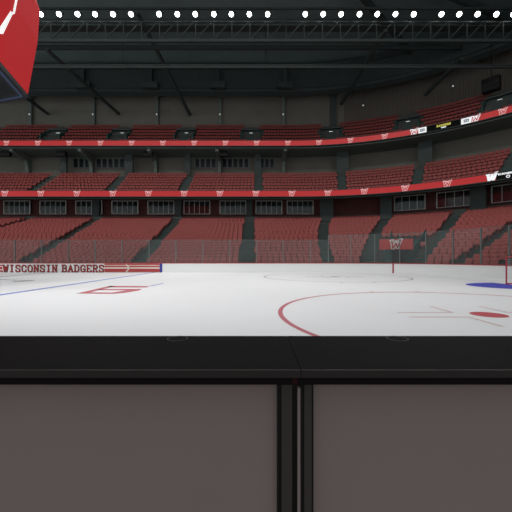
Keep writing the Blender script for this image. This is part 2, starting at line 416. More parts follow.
for key, T, A, nm in (('L', LOW, A_LOW, 'lower'), ('M', MID, A_MID, 'middle'), ('U', UPP, A_UPP, 'upper')):
    for ai, a in enumerate(A):
        if (a[0] < -53) or a[0] > 80: continue
        bm = bmesh.new(); bn = bmesh.new()
        for j in range(T['n']):
            R = T['R0']-.28+T['dR']*j; z = T['z0']+T['dz']*j
            if key == 'L' and j < TUNJ and TUN[0]-2 < a[0] < TUN[0]: pass
            t = a_pos(a, T, j)
            ta, tb = off_along(t, R, -half(key, j, t)), off_along(t, R, half(key, j, t))
            ts = [ta, tb] if tb <= 0 or ta > 0 else [ta, 0, tb]
            sweep(bm, rect(R+.01, R+T['dR']+.01, z+.004, z+.02), ts)
            if j: sweep(bm, rect(R-.30, R+.01, z-T['dz']+.02, z-T['dz']*.5), ts)
            sweep(bn, rect(R+.005, R+.06, z+.021, z+.035), ts)
        x, y = path(a[0], T['R0'])
        s = empty('staircase', (x, y, T['z0']))
        o = link('steps', bm, M['stair']); local(o, s)
        o = link('nosing', bn, M['nosing']); local(o, s)
        d = (desc_low if key == 'L' else desc_ml)[ai]
        tag(s, 'dark green aisle stairs through the %s red seats, %s' % (nm, d), 'stairs', 'aisle stairs of the %s tier' % nm)

# ------------------------------------------------------------------ seats
def seat_parts():
    """local frame: +y away from the rink, x along the row, origin on the tread"""
    back = bmesh.new()
    lv = [(.44, .235, 0.0), (.66, .245, .045), (.75, .235, .10), (.80, .19, .17)]     # height, half width, lean
    F_ = []; K_ = []
    for z, w_, l in lv:
        F_.append([back.verts.new((u*w_, .17+l-.03*u*u, z)) for u in (-1, 0, 1)])
        K_.append([back.verts.new((u*w_, .215+l-.03*u*u, z-.01)) for u in (-1, 0, 1)])
    for i in range(3):
        for k in range(2):
            back.faces.new((F_[i][k], F_[i][k+1], F_[i+1][k+1], F_[i+1][k])); back.faces.new((K_[i][k+1], K_[i][k], K_[i+1][k], K_[i+1][k+1]))
        back.faces.new((K_[i][0], F_[i][0], F_[i+1][0], K_[i+1][0])); back.faces.new((F_[i][2], K_[i][2], K_[i+1][2], F_[i+1][2]))
    for k in range(2):
        back.faces.new((F_[3][k], F_[3][k+1], K_[3][k+1], K_[3][k])); back.faces.new((K_[0][k], K_[0][k+1], F_[0][k+1], F_[0][k]))
    pan = bmesh.new()
    pr = [(-.22, .40), (-.22, .58), (-.16, .64), (.16, .64), (.22, .58), (.22, .40)]
    f = [pan.verts.new((x, .04+(z-.4)*.30, z)) for x, z in pr]; b = [pan.verts.new((x, .10+(z-.4)*.30, z)) for x, z in pr]
    pan.faces.new(f); pan.faces.new(b[::-1])
    for i in range(len(pr)): pan.faces.new((b[i], b[(i+1) % 6], f[(i+1) % 6], f[i]))
    leg = bmesh.new(); box(leg, -.03, .03, .10, .20, .0, .42); box(leg, -.2, .2, .08, .2, .38, .42)
    return back, pan, leg
def to_mesh(name, bms, m):
    out = bmesh.new()
    for b in bms:
        me = bpy.data.meshes.new('t'); b.to_mesh(me); out.from_mesh(me); bpy.data.meshes.remove(me); b.free()
    out.normal_update(); me = bpy.data.meshes.new(name); out.to_mesh(me); out.free()
    for mm in (m if isinstance(m, (list, tuple)) else [m]): me.materials.append(mm)
    return me
full = to_mesh('stadium_seat', seat_parts(), M['seat'])
b_, p_, l_ = seat_parts()
me_back = to_mesh('backrest', [b_], M['seat']); me_pan = to_mesh('seat_pan', [p_], M['seat']); me_leg = to_mesh('pedestal', [l_], M['steel'])
PORT = [(-40.0), (-28.9), (-17.8), (-6.65), (10.6), (28.7), (46.2), 63.5]      # portals in the upper tier
seats = []
SW = .54
rnd = random.Random(3)
for key, T, A in (('L', LOW, A_LOW), ('M', MID, A_MID), ('U', UPP, A_UPP)):
    tmax = 80
    for j in range(T['n']):
        R = T['R0']+T['dR']*j + .1; z = T['z0']+T['dz']*j+.004
        bounds = [(-52 if key != 'L' else -47)] + [a_pos(a, T, j) for a in A] + [tmax]
        bounds = sorted(b for b in bounds if b <= tmax)
        for si in range(len(bounds)-1):
            t0, t1 = bounds[si], bounds[si+1]
            s0 = t0 if t0 <= 0 else math.radians(t0)*R; s1 = t1 if t1 <= 0 else math.radians(t1)*R
            a = s0 + half(key, j, t0) + .26; n = int((s1 - half(key, j, t1) - .26 - a)/SW + 1)
            if n < 1: continue
            gap = ((s1 - half(key, j, t1) - .26) - a - (n-1)*SW)/2
            for k in range(n):
                s = a + gap + k*SW; t = s if s <= 0 else math.degrees(s/R)
                if key == 'L' and j < TUNJ and 20.5 < t < TUN[1]+.6: continue
                if key == 'U':
                    skip = False
                    for p in PORT:
                        sp = p if p <= 0 else math.radians(p)*R
                        if abs(s-sp) < (2.0 if j in (2, 3, 4) else .9 if j < 2 else 1.4): skip = True
                    if skip: continue
                x, y = path(t, R)
                if x/y < -.90 or x/y > .92: continue
                if key == 'L' and j < TUNJ and TUN[1] < t < 41 and n > 8 and k < n and (s1-s) - half(key, j, t1) - .26 < 1.2*SW: continue
                seats.append(dict(key=key, j=j, t=t, x=x, y=y, z=z, k=k, n=n, t0=t0, t1=t1, a0=min(range(len(A)), key=lambda i: abs(a_pos(A[i], T, j)-t0)), a1=min(range(len(A)), key=lambda i: abs(a_pos(A[i], T, j)-t1))))
def vis(s):
    px, py = proj(s['x'], s['y'], s['z']+.8)
    return s['key'] == 'L' and 3 < px < 509
cand = sorted([s for s in seats if vis(s)], key=lambda s: math.hypot(s['x'], s['y']))[:300]
ids = {id(s) for s in cand}
stairn = ['far-left stairs', 'stairs behind the lettering', 'stairs behind the blue mark', 'mid-photo stairs', 'stairs where tiers bend', 'stairs left of banner', 'stairs right of tunnel', 'stairs nearest the goal', 'stairs beyond the goal', 'right-edge stairs']
proto = None
for i, s in enumerate(cand):
    if s['k'] < s['n']/2: lab = '%s right of the %s' % (ordinal(s['k']+1), stairn[s['a0']])
    else: lab = '%s left of the %s' % (ordinal(s['n']-s['k']), stairn[s['a1']])
    if i < 70:
        r = empty('stadium_seat', (s['x'], s['y'], s['z']))
        for nm, me in (('backrest', me_back), ('seat_pan', me_pan), ('pedestal', me_leg)):
            c = bpy.data.objects.new(nm, me); C.objects.link(c); c.parent = r
    else:
        r = bpy.data.objects.new('stadium_seat', full); C.objects.link(r); r.location = (s['x'], s['y'], s['z'])
    r.rotation_euler.z = heading(s['t'])
    tag(r, 'red stadium seat in %s row up, %s' % (ordinal(s['j']+1), lab), 'seat', 'red seats nearest the rink glass')
# all the other seats, one object
vs = [v.co.copy() for v in full.vertices]; fs = [tuple(p.vertices) for p in full.polygons]
V = []; FF = []
for s in seats:
    if id(s) in ids: continue
    h = heading(s['t']); c, sn = math.cos(h), math.sin(h); b0 = len(V)
    for v in vs: V.append((s['x']+v.x*c-v.y*sn, s['y']+v.x*sn+v.y*c, s['z']+v.z))
    for f in fs: FF.append(tuple(q+b0 for q in f))
me = bpy.data.meshes.new('stadium_seats'); me.from_pydata(V, [], FF); me.materials.append(M['seat'])
o = bpy.data.objects.new('stadium_seats', me); C.objects.link(o)
tag(o, 'rows and rows of red seats filling all three tiers', 'seats', kind='stuff')
print('SEATS', len(seats))

# ------------------------------------------------------------------ tunnel in the lower tier and its banner
tn = empty('tunnel', (*path(31, Rc), 0))
bm = bmesh.new(); sweep(bm, rect(Rc-.12, Rc-.01, .12, zc-.02), trange(*TUN)); o = link('back_wall', bm, M['stair']); local(o, tn)
bm = bmesh.new(); sweep(bm, rect(Rc-.2, Rc-.13, .13, 2.5), trange(27, 33)); o = link('doorway', bm, M['black']); local(o, tn)
for tt in TUN:
    bm = bmesh.new(); e = .25 if tt == TUN[0] else -.25
    pr = [(LOW['R0']-.3, .12)] + [(LOW['R0']-.3+LOW['dR']*j, LOW['z0']+LOW['dz']*j+1.0) for j in (0, TUNJ)] + [(Rc-.01, .12)]
    sweep(bm, pr, [tt+min(e, 0), tt+max(e, 0)]); o = link('side_wall', bm, M['stair']); local(o, tn)
tag(tn, 'dark green tunnel mouth cut into the lower seats behind the banner', 'tunnel')
x0, y0 = path(30, 10.7)
bx = lambda px, d: (px-CX)/F*d
BD = 25.9
bn = empty('banner', (bx(396, BD), BD, EYE+(HY-244.3)/F*BD))
cz = EYE+(HY-244.3)/F*BD; cx_ = bx(396, BD); hwid = 15.5/F*BD; hh = 5.2/F*BD; ang = -.30
def ban3(u, v, d): return (cx_ + math.cos(ang)*u + math.sin(ang)*d, BD + math.sin(ang)*u - math.cos(ang)*d, cz+v)
bm = bmesh.new(); poly3(bm, [(-hwid, -hh), (hwid, -hh), (hwid, hh), (-hwid, hh)], ban3, .03); o = link('cloth', bm, M['banner']); local(o, bn)
bm = bmesh.new(); br = bmesh.new()
def ban3b(u, v, d): return ban3(u, v, d+.035)
w_logo(bm, br, ban3b, .80, .32, .13)
o = link('emblem', bm, M['banner_white']); local(o, bn); o2 = link('emblem_core', br, M['banner'], o)
bm = bmesh.new(); bar(bm, ban3(-hwid*1.06, hh+.04, -.02), ban3(hwid*1.06, hh+.04, -.02), .06); 
for sx in (-1, 1): bar(bm, ban3(sx*hwid*1.04, hh+.05, -.04), (*ban3(sx*hwid*1.04, 0, -.04)[:2], .12), .06)
o = link('stand_frame', bm, M['steel']); local(o, bn)
tag(bn, 'red banner with white outlined W emblem hung at the tunnel mouth', 'banner')

# ------------------------------------------------------------------ walls, soffits, suites
bm = bmesh.new(); sweep(bm, rect(31.6, 31.75, 5.8, 10.15), trange(-60, 112)); tag(link('wall_suites', bm, M['wall_red']), kind='structure')
bm = bmesh.new(); sweep(bm, [(27.7, 9.45), (31.6, 10.05), (31.6, 10.15), (27.7, 9.55)], trange(-60, 112)); tag(link('ceiling_lower', bm, M['soffit']), kind='structure')
bm = bmesh.new(); sweep(bm, rect(38.0, 38.2, 13.4, 18.6), trange(-60, 112)); tag(link('wall_middle', bm, M['wall']), kind='structure')
bm = bmesh.new(); sweep(bm, rect(33.3, 38.2, 18.48, 18.6), trange(-60, 112)); tag(link('ceiling_middle', bm, M['soffit']), kind='structure')
bm = bmesh.new(); sweep(bm, rect(41.0, 41.3, 18.0, 31.5), trange(-70, 14)); tag(link('wall_back', bm, M['wall']), kind='structure')
bm = bmesh.new(); sweep(bm, rect(41.0, 41.3, 18.0, 35.5), trange(14, 120), uv=True); tag(link('wall_right', bm, M['clad']), kind='structure')
bm = bmesh.new(); sweep(bm, rect(41.0, 41.3, 31.5, 35.5), trange(-70, 14)); tag(link('wall_back_upper', bm, M['wall_dark']), kind='structure')
bm = bmesh.new(); box(bm, -72, 60, -6, 62, 35.2, 35.5); tag(link('ceiling', bm, M['roof']), kind='structure')
# sloped soffit fins under the upper deck, one per bay
# suites
def tt(x): return x-XC
suite = [(tt(-36+5.42*k), 1.95) for k in range(0, 9)] + [(29.8, 1.9), (39.6, 2.0), (50.5, 2.0), (-1e9, 0)][:-1]
for i, (tc, half) in enumerate(suite):
    R = 30.9; x, y = path(tc, R)
    w = empty('suite_window', (x, y, 7.72)); w.rotation_euler.z = heading(tc)
    zb, zh = 0.0, 2.05
    bm = bmesh.new()
    box(bm, -half, half, -.05, .05, zh-.10, zh+.0); box(bm, -half, half, -.05, .05, zb, zb+.06)
    for s in (-1, 1): box(bm, s*half-.06, s*half+.06, -.05, .05, zb, zh)
    link('frame', bm, M['frame'], w)
    nb = 5 if tc < 20 else 4
    for k in range(1, nb):
        bm = bmesh.new(); u = -half+2*half*k/nb; box(bm, u-.03, u+.03, -.04, .04, zb+.06, zh-.10); link('mullion', bm, M['frame'], w)
    bm = bmesh.new(); box(bm, -half, half, -.006, .006, zb+.05, zh-.1); link('pane', bm, M['suite_glass'], w)
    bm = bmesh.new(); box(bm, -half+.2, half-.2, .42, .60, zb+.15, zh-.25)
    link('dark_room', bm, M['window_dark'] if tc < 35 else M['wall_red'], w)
    dd = ('%s from the left under the straight ribbon board' % ordinal(i+1)) if i < 9 else ['left one under the curved ribbon, right of the dark pillar', 'with red wall inside, under the curved ribbon', 'past the right edge of the photo'][i-9]
    tag(w, 'pale framed suite window, %s' % dd, 'window', 'suite windows above the lower seats')
# low glass-and-rail front of the suites
rl = empty('railing', (0, YC+30.2, 6.5))
bm = bmesh.new(); sweep(bm, rect(30.15, 30.22, 7.30, 7.36), trange(-60, 60)); o = link('handrail', bm, M['steel_lt']); local(o, rl)
bm = bmesh.new(); sweep(bm, rect(30.17, 30.2, 6.42, 7.25), trange(-60, 60)); o = link('panel', bm, M['soffit']); local(o, rl)
tag(rl, 'grey railing along the top of the lower seats', 'railing')
# pillars under the lower ribbon
for i, (tc, R, w_, z0, z1, lab) in enumerate([(8.7, 29.9, 1.9, 6.5, 9.9, 'wide dark pillar under the ribbon where the tiers bend'), (24.3, 29.9, 1.5, 6.5, 9.9, 'dark pillar left of the curved suite windows'), (44.6, 29.9, 1.6, 6.5, 9.9, 'dark pillar right of the curved suite windows'),
        (-6.8, 30.6, .9, 7.3, 9.9, 'dark doorway pillar at the top of the mid-photo stairs'), (-17.4, 30.6, .9, 7.3, 9.9, 'dark pillar at the top of stairs left of centre'), (-29.7, 30.6, 1.0, 7.3, 9.9, 'dark pillar above the stairs behind the lettering'),
        (13.4, 35.9, 1.9, 13.9, 18.45, 'dark pillar behind the middle seats where the tier bends'), (32.6, 35.9, 1.9, 13.9, 18.45, 'dark pillar behind the curved middle seats'),
        (-5.5, 36.2, 1.1, 13.9, 18.45, 'dark pillar above the middle seats at mid-photo'), (-17.2, 36.2, 1.0, 13.9, 18.45, 'dark pillar left of the right-hand press windows'), (-27.0, 36.2, 1.3, 13.9, 18.45, 'dark pillar right of the left-hand press windows'), (-37.9, 36.2, 1.0, 13.9, 18.45, 'dark pillar left of the left-hand press windows')]):
    x, y = path(tc, R); bm = bmesh.new(); box(bm, -w_/2, w_/2, -.25, .25, 0, z1-z0)
    o = link('pillar', bm, M['wall_dark']); o.location = (x, y, z0); o.rotation_euler.z = heading(tc)
    tag(o, lab, 'pillar')
# press windows behind the middle tier
for (xa, xb, lab) in ((-31.6, -21.6, 'dark press windows at left behind the middle seats'), (-10.6, -1.2, 'dark press windows left of centre behind the middle seats'), (.6, 3.2, 'short dark press window near centre behind the middle seats')):
    w = empty('press_window', ((xa+xb)/2, YC+37.9, 16.75))
    L = (xb-xa)/2; nn = max(2, round((xb-xa)/.98))
    for k in range(nn):
        bm = bmesh.new(); u0 = -L+2*L*k/nn; box(bm, u0+.16, u0+2*L/nn-.16, -.03, .05, 0, 1.45); link('pane', bm, M['window_dark'], w)
    bm = bmesh.new(); box(bm, -L, L, -.02, .08, -.12, 0); box(bm, -L, L, -.02, .08, 1.45, 1.6)
    for k in range(nn+1): u0 = -L+2*L*k/nn; box(bm, u0-.16, u0+.16, -.02, .08, 0, 1.45)
    link('frame', bm, M['soffit'], w)
    tag(w, lab, 'window')
# soffit beams and boxes under the upper deck
for i, px in enumerate([6, 61.5, 148, 223]):
    D = YC+34.6; x = (px-CX)/F*D; bm = bmesh.new(); box(bm, -.75, .75, -.3, .3, -.75, 0)
    for s in (-1, 1): box(bm, s*.5-.04, s*.5+.04, -.04, .04, 0, .1)
    o = link('loudspeaker', bm, M['black']); o.location = (x, D, 18.37)
    tag(o, 'black loudspeaker under the upper deck, %s from the left' % ordinal(i+1), 'loudspeaker', 'loudspeakers under the upper deck')
for i, x in enumerate([-40.8, -29.4, -17.9, -6.5, 4.9]):
    bm = bmesh.new()
    # tapered cantilever bracket carrying the upper deck
    prof = [(-4.4, 0), (0, 0), (0, -3.9), (-.5, -3.9), (-1.2, -1.0), (-4.4, -.35)]
    a = [bm.verts.new((-.28, y, z)) for y, z in prof]; b = [bm.verts.new((.28, y, z)) for y, z in prof]
    bm.faces.new(a[::-1]); bm.faces.new(b)
    for k in range(len(prof)): bm.faces.new((a[k], a[(k+1) % 6], b[(k+1) % 6], b[k]))
    o = link('bracket', bm, M['soffit']); o.location = (x*.955, YC+37.95, 18.47)
    tag(o, 'grey tapered bracket under the upper deck, %s from the left' % ordinal(i+1), 'bracket', 'brackets under the upper deck')
# columns of the back wall, each with its little light
cols = [(-40.8-XC, .55), (-29.4-XC, .55), (-17.9-XC, .55), (-6.5-XC, .55), (4.9-XC, .55), (11.3, 1.1)]
for i, (tc, w_) in enumerate(cols):
    x, y = path(tc, 40.6); bm = bmesh.new(); box(bm, -w_/2, w_/2, -.2, .38, 0, 8.6)
    box(bm, -w_/2-.25, w_/2+.25, -.3, .38, 6.7, 7.3)
    o = link('column', bm, M['soffit'] if i < 5 else M['wall_dark']); o.location = (x, y, 23.6); o.rotation_euler.z = heading(tc)
    tag(o, ('grey wall column behind the upper seats, %s from the left' % ordinal(i+1)) if i < 5 else 'broad dark column where the back wall bends', 'column', 'columns of the back wall')
for i, tc in enumerate([-46.6, -35.2, -23.7, -12.3, -.9, 18.5, 37.5]):
    x, y = path(tc, 40.3); bm = bmesh.new()
    bmesh.ops.create_uvsphere(bm, u_segments=10, v_segments=6, radius=.14)
    w = empty('wall_light', (x, y, 27.0 if i < 5 else 27.6)); w.rotation_euler.z = heading(tc)
    link('bulb', bm, M['lamp_dim'], w); bm = bmesh.new(); box(bm, -.05, .05, .02, .72, -.05, .05); box(bm, -.16, .16, -.1, .14, .12, .2); link('bracket', bm, M['steel'], w)
    tag(w, 'small white wall light high on the back wall, %s from the left' % ordinal(i+1), 'wall light', 'wall lights above the upper seats')
# portals in the upper tier
for i, p in enumerate(PORT):
    R = UPP['R0']-.28+UPP['dR']*2.2; x, y = path(p, R); z0 = UPP['z0']+UPP['dz']*1.0
    w = empty('portal', (x, y, z0)); w.rotation_euler.z = heading(p)
    dR = 3.0
    for s in (-1, 1):
        bm = bmesh.new()
        pr = [(0, 0), (0, 1.7), (dR, 3.6), (dR, 0)]; a = [bm.verts.new((s*1.55-.1, q, zz)) for q, zz in pr]; b = [bm.verts.new((s*1.55+.1, q, zz)) for q, zz in pr]
        bm.faces.new(a[::-1]); bm.faces.new(b)
        for k in range(4): bm.faces.new((a[k], a[(k+1) % 4], b[(k+1) % 4], b[k]))
        link('side_wall', bm, M['stair'], w)
    bm = bmesh.new(); box(bm, -1.45, 1.45, dR-.4, dR, 0, 2.6); link('opening', bm, M['black'], w)
    bm = bmesh.new(); box(bm, -1.65, 1.65, dR-1.0, dR+.2, 3.25, 3.5); box(bm, -1.65, 1.65, dR-.5, dR-.3, 2.6, 3.25); link('lintel', bm, M['wall_dark'], w)
    bm = bmesh.new(); box(bm, -.28, .28, dR-.75, dR-.52, 2.62, 2.86); link('lamp', bm, M['lamp_small'], w)
    tag(w, 'dark entrance portal with small lit lamp in the upper seats, %s from the left' % ordinal(i+1), 'entrance', 'entrance portals of the upper tier')

# ------------------------------------------------------------------ ribbon boards
def ribbon(R, z0, z1, t0, t1, logos, lsize, label, blacks):
    x, y = path(min(max(t0, -5), 0), R)
    r = empty('ribbon_board', (x, y, z0))
    cuts = sorted([t0, t1] + [q for b in blacks for q in b[:2]])
    bm = bmesh.new()
    segs = [(a, b) for a, b in zip(cuts[:-1], cuts[1:]) if not any(abs(a-q[0]) < 1e-6 for q in blacks)]
    for a, b in segs: sweep(bm, rect(R, R+.12, z0, z1), trange(a, b, 2))
    o = link('screen', bm, M['led_red']); local(o, r)
    for a, b, m in blacks:
        bm = bmesh.new(); sweep(bm, rect(R, R+.12, z0, z1), trange(a, b, 2)); o = link('screen', bm, M[m]); local(o, r)
    bm = bmesh.new(); sweep(bm, rect(R-.05, R+.15, z1, z1+.06), trange(t0, t1)); sweep(bm, rect(R-.05, R+.15, z0-.10, z0), trange(t0, t1)); o = link('housing', bm, M['steel']); local(o, r)
    bm = bmesh.new(); sweep(bm, rect(R+.14, R+.62, z0-.12, z1+.03), trange(t0, t1)); o = link('fascia', bm, M['wall_dark']); local(o, r)
    zc = (z0+z1)/2
    for t, mw, mr, sc in logos:
        bx_, br_ = bmesh.new(), bmesh.new(); x, y = path(t, R-.01); h = heading(t)
        def to3(u, v, d, x=x, y=y, h=h): return (x+u*math.cos(h)+d*math.sin(h), y+u*math.sin(h)-d*math.cos(h), zc+v)
        w_logo(bx_, br_, to3, lsize*sc, .30, .12)
        o = link('emblem', bx_, M[mw]); local(o, r); link('emblem_core', br_, M[mr], o)
    tag(r, label, 'ribbon display'); return r
def t_of(px, R):      # bearing in the photograph -> place on the curve of radius R
    s = (px-CX)/F; lo, hi = -60.0, 90.0
    for _ in range(60):
        mid = (lo+hi)/2; x, y = path(mid, R)
        if x/y < s: lo = mid
        else: hi = mid
    return lo
RL, RU = 27.0, 33.0
lg = [(t_of(p, RL), 'led_pale', 'led_red', 1.0) for p in (5, 41, 77, 113, 148.6, 184.3, 220, 256, 292, 328, 364.5, 405.3, 447.5)]
lg.append((t_of(492, RL), 'led_white', 'led_white', 1.15))
lowr = ribbon(RL, 9.66, 10.42, -60, 110, lg, .78, 'lower red glowing ribbon board with pale W emblems', [(t_of(496, RL), t_of(496, RL)+14, 'led_black')])
lg = [(t_of(p, RU), 'led_pale', 'led_red', 1.0) for p in (6.6, 38, 69.3, 100.6, 131.8, 163, 194.3, 225.5, 256.8, 288, 319, 350.6, 384.8)]
lg += [(t_of(p, RU), 'led_white', 'led_red', 1.15) for p in (414.3, 475.7)] + [(t_of(503, RU), 'led_pale', 'led_red', 1.05)]
wh = [(t_of(418.3, RU), t_of(426.5, RU), 'led_white'), (t_of(426.6, RU), t_of(461, RU), 'led_black'), (t_of(461.1, RU), t_of(471.3, RU), 'led_white')]
uppr = ribbon(RU, 18.78, 19.56, -60, 110, lg, .74, 'upper red glowing ribbon board with pale W emblems and black screen section', wh)
def small_on(r, R, px, zc, items):
    t = t_of(px, R); x, y = path(t, R-.012); h = heading(t)
    def to3(u, v, d): return (x+u*math.cos(h)+d*math.sin(h), y+u*math.sin(h)-d*math.cos(h), zc+v)
    for nm, m, strokes, th in items:
        bm = bmesh.new()
        for s in strokes: stroke(bm, s, th, to3, .03)
        o = link(nm, bm, M[m]); local(o, r)
def word_strokes(word, x0, w, y0, h):
    out = []; pitch = w/len(word)
    for i, c in enumerate(word):
        for s in GL[c]: out.append([(x0+pitch*(i+.15)+u*pitch*.7, y0+v*h) for u, v in s])
    return out
zu = 19.17
for px in (422.3, 466.3):      # dark camera-like marks on the white tiles
    small_on(uppr, RU, px, zu, [('tile_mark', 'led_grey', [[(-.26, -.12), (.26, -.12)], [(-.26, .14), (.26, .14)], [(-.24, -.12), (-.24, .14)], [(.24, -.12), (.24, .14)], [(-.05, -.02), (.05, .04)]], .10)])
small_on(uppr, RU, 443.6, zu, [('yellow_lettering', 'led_yellow', word_strokes('BADGERS', -.85, 1.7, .02, .22), .07), ('pale_lettering', 'led_white', [[(-.25, -.18), (.25, -.18)]], .13)])
small_on(lowr, RL, 507, 10.04, [('white_lettering', 'led_white', word_strokes('WISCONSIN', -.8, 1.6, .10, .16), .05), ('white_ring', 'led_white', [[(.1+.15*math.cos(a*PI/4), -.17+.13*math.sin(a*PI/4)) for a in range(9)]], .07)])

# ------------------------------------------------------------------ roof steel
DT = 40.0
def zt(py, D): return EYE+(HY-py)/F*D
tr = empty('roof_truss', (0, DT, zt(41, DT)))
XL, XR = -44, 35.4
for nm, py, w_ in (('top_chord', 8.5, .22), ('bottom_chord', 41, .34), ('middle_chord', 22, .16)):
    bm = bmesh.new(); box(bm, XL, XR, DT-w_/2, DT+w_/2, zt(py, DT)-w_/2, zt(py, DT)+w_/2); o = link(nm, bm, M['steel_lt']); local(o, tr)
za, zb = zt(22, DT), zt(40, DT); step = 2.26
k = 0; x = XL+.3
while x < XR-step and k < 48:
    bm = bmesh.new(); bar(bm, (x, DT, zb), (x+step*.9, DT, za), .10); o = link('diagonal', bm, M['steel_lt']); local(o, tr)
    bm = bmesh.new(); bar(bm, (x+step, DT, zb), (x+step, DT, za), .10); o = link('upright', bm, M['steel_lt']); local(o, tr)
    x += step; k += 1
tag(tr, 'dark steel roof truss carrying the row of bright lights', 'truss')
# catwalk behind the lamps
cw = empty('catwalk', (0, DT+1.2, zt(22, DT)))
bm = bmesh.new(); box(bm, XL, XR, DT+.6, DT+1.7, zt(22, DT)-.05, zt(22, DT)+.05); o = link('deck', bm, M['steel']); local(o, cw)
bm = bmesh.new()
for zz in (9.0, 13.2, 17.5): box(bm, XL, XR, DT+1.68, DT+1.72, zt(zz, DT)-.03, zt(zz, DT)+.03)
for i in range(53): u = XL+1.5*i; box(bm, u-.025, u+.025, DT+1.66, DT+1.70, zt(22, DT), zt(9, DT))
o = link('railing', bm, M['steel_lt']); local(o, cw)
tag(cw, 'dark catwalk with thin railing behind the bright lights', 'catwalk')
LP = [40.8, 59, 77.5, 95, 113, 131, 159, 177.3, 195.2, 213.8, 231.3, 249.3, 267.6, 305.3, 323.2, 341, 359.5, 377.3, 395.5, 413.7, 441.5, 459.3, 477.6, 496.3, 513.5]
lh = None
for i, px in enumerate(LP):
    D = DT-.6; x = (px-CX)/F*D; z = zt(14.2, D)
    r = empty('floodlight', (x, D, z)); aim = Vector((-9 + (x+9)*.25, 13.2, 0)); d = aim - Vector((x, D, z))
    r.rotation_euler = d.to_track_quat('-Z', 'Y').to_euler()
    if lh is None:
        bm = bmesh.new()
        bmesh.ops.create_cone(bm, cap_ends=True, segments=20, radius1=.33, radius2=.18, depth=.5, matrix=Matrix.Translation((0, 0, .27)))
        m1 = bpy.data.meshes.new('housing'); bm.to_mesh(m1); bm.free(); m1.materials.append(M['steel'])
        bm = bmesh.new()
        bmesh.ops.create_cone(bm, cap_ends=True, segments=20, radius1=.27, radius2=.27, depth=.04, matrix=Matrix.Translation((0, 0, 0)))
        m2 = bpy.data.meshes.new('lens'); bm.to_mesh(m2); bm.free(); m2.materials.append(M['lamp'])
        bm = bmesh.new(); box(bm, -.47, -.43, -.05, .05, .1, .75); box(bm, .43, .47, -.05, .05, .1, .75); box(bm, -.47, .47, -.05, .05, .72, .78)
        m3 = bpy.data.meshes.new('yoke'); bm.to_mesh(m3); bm.free(); m3.materials.append(M['steel_lt']); lh = (m1, m2, m3)
    for nm, me in zip(('housing', 'lens', 'yoke'), lh):
        c = bpy.data.objects.new(nm, me); C.objects.link(c); c.parent = r
    tag(r, 'bright white floodlight on the roof truss, %s from the left' % ordinal(i+1), 'floodlight', 'row of floodlights on the roof truss')
    if i % 2 == 0:
        L = bpy.data.lights.new('flood_beam', 'SPOT'); L.energy = 2300; L.spot_size = math.radians(44); L.spot_blend = .7; L.shadow_soft_size = .4
        lo = bpy.data.objects.new('flood_beam', L); C.objects.link(lo); lo.location = Vector((x, D, z)) + d.normalized()*.25
        lo.rotation_euler = d.to_track_quat('-Z', 'Y').to_euler()
# unseen floodlights added over the camera's side; last two brighten right boards and near ice
for x, aimed, en in ((-34, None, 8600), (-24, None, 8600), (-14, None, 8600), (-4, None, 8600), (6, None, 7600), (14, None, 6500), (-8, (13.5, 20, 0), 6500), (0, (2, 6, 0), 3000)):
    L = bpy.data.lights.new('flood_beam', 'SPOT'); L.energy = en; L.spot_size = math.radians(44); L.spot_blend = .7; L.shadow_soft_size = .5
    lo = bpy.data.objects.new('flood_beam', L); C.objects.link(lo); lo.location = (x, 2, 32)
    d = Vector(aimed or (-9+(x+9)*.5, 15.0, 0)) - lo.location; lo.rotation_euler = d.to_track_quat('-Z', 'Y').to_euler()

# area lights added out of view to brighten the stands; no fixtures exist
for x, y, aim, en, sx in ((-22, 18, (-22, 40, 5), 2100, 50), (10, 15, (23, 34, 5), 1300, 30)):
    L = bpy.data.lights.new('stands_fill', 'AREA'); L.shape = 'RECTANGLE'; L.size = sx; L.size_y = 2.0; L.energy = en; L.color = (1, .98, .95); L.spread = math.radians(100)
    lo = bpy.data.objects.new('stands_fill', L); C.objects.link(lo); lo.location = (x, y, 34.3)
    lo.rotation_euler = (Vector(aim)-lo.location).to_track_quat('-Z', 'Y').to_euler()

for py, D, w_, h_, lab in ((47.6, 46, .35, .45, 'dark horizontal roof beam just behind the light truss'), (66.6, 41.5, .25, .30, 'dark horizontal roof beam running below and behind the light truss')):
    bm = bmesh.new(); z = zt(py, D)
    for dz in (-h_/2, h_/2): box(bm, -50, 29.5 if D > 45 else 38.7, D-w_/2, D+w_/2, z+dz-.05, z+dz+.05)
    box(bm, -50, 29.5 if D > 45 else 38.7, D-.04, D+.04, z-h_/2, z+h_/2)
    tag(link('roof_beam', bm, M['steel_lt']), lab, 'beam')
# ring girder under the roof edge
bm = bmesh.new(); sweep(bm, [(37.6, 29.7), (38.4, 29.3), (38.8, 29.7), (38.8, 33.6), (37.6, 34.4)], trange(-60, 112, 3))
for R_ in (37.5,): 
    for zz in (30.2, 33.4): sweep(bm, rect(R_-.1, R_+.1, zz, zz+.25), trange(-60, 112, 3))
tag(link('ring_girder', bm, M['steel']), 'deep dark girder running round under the roof edge', 'girder')
# cross boxes standing out from the girder at each bay
for i, (tc) in enumerate([-46.6, -35.2, -23.7, -12.3, -.9]):
    x, y = path(tc, 37.0); bm = bmesh.new(); box(bm, -1.3, 1.3, -.4, .4, -.5, .5); box(bm, -.3, .3, -.3, .3, .5, 3.4)
    o = link('girder_joint', bm, M['steel_lt']); o.location = (x, y, 30.4)
    tag(o, 'dark steel joint box on the girder, %s from the left' % ordinal(i+1), 'joint', 'joint boxes on the girder')
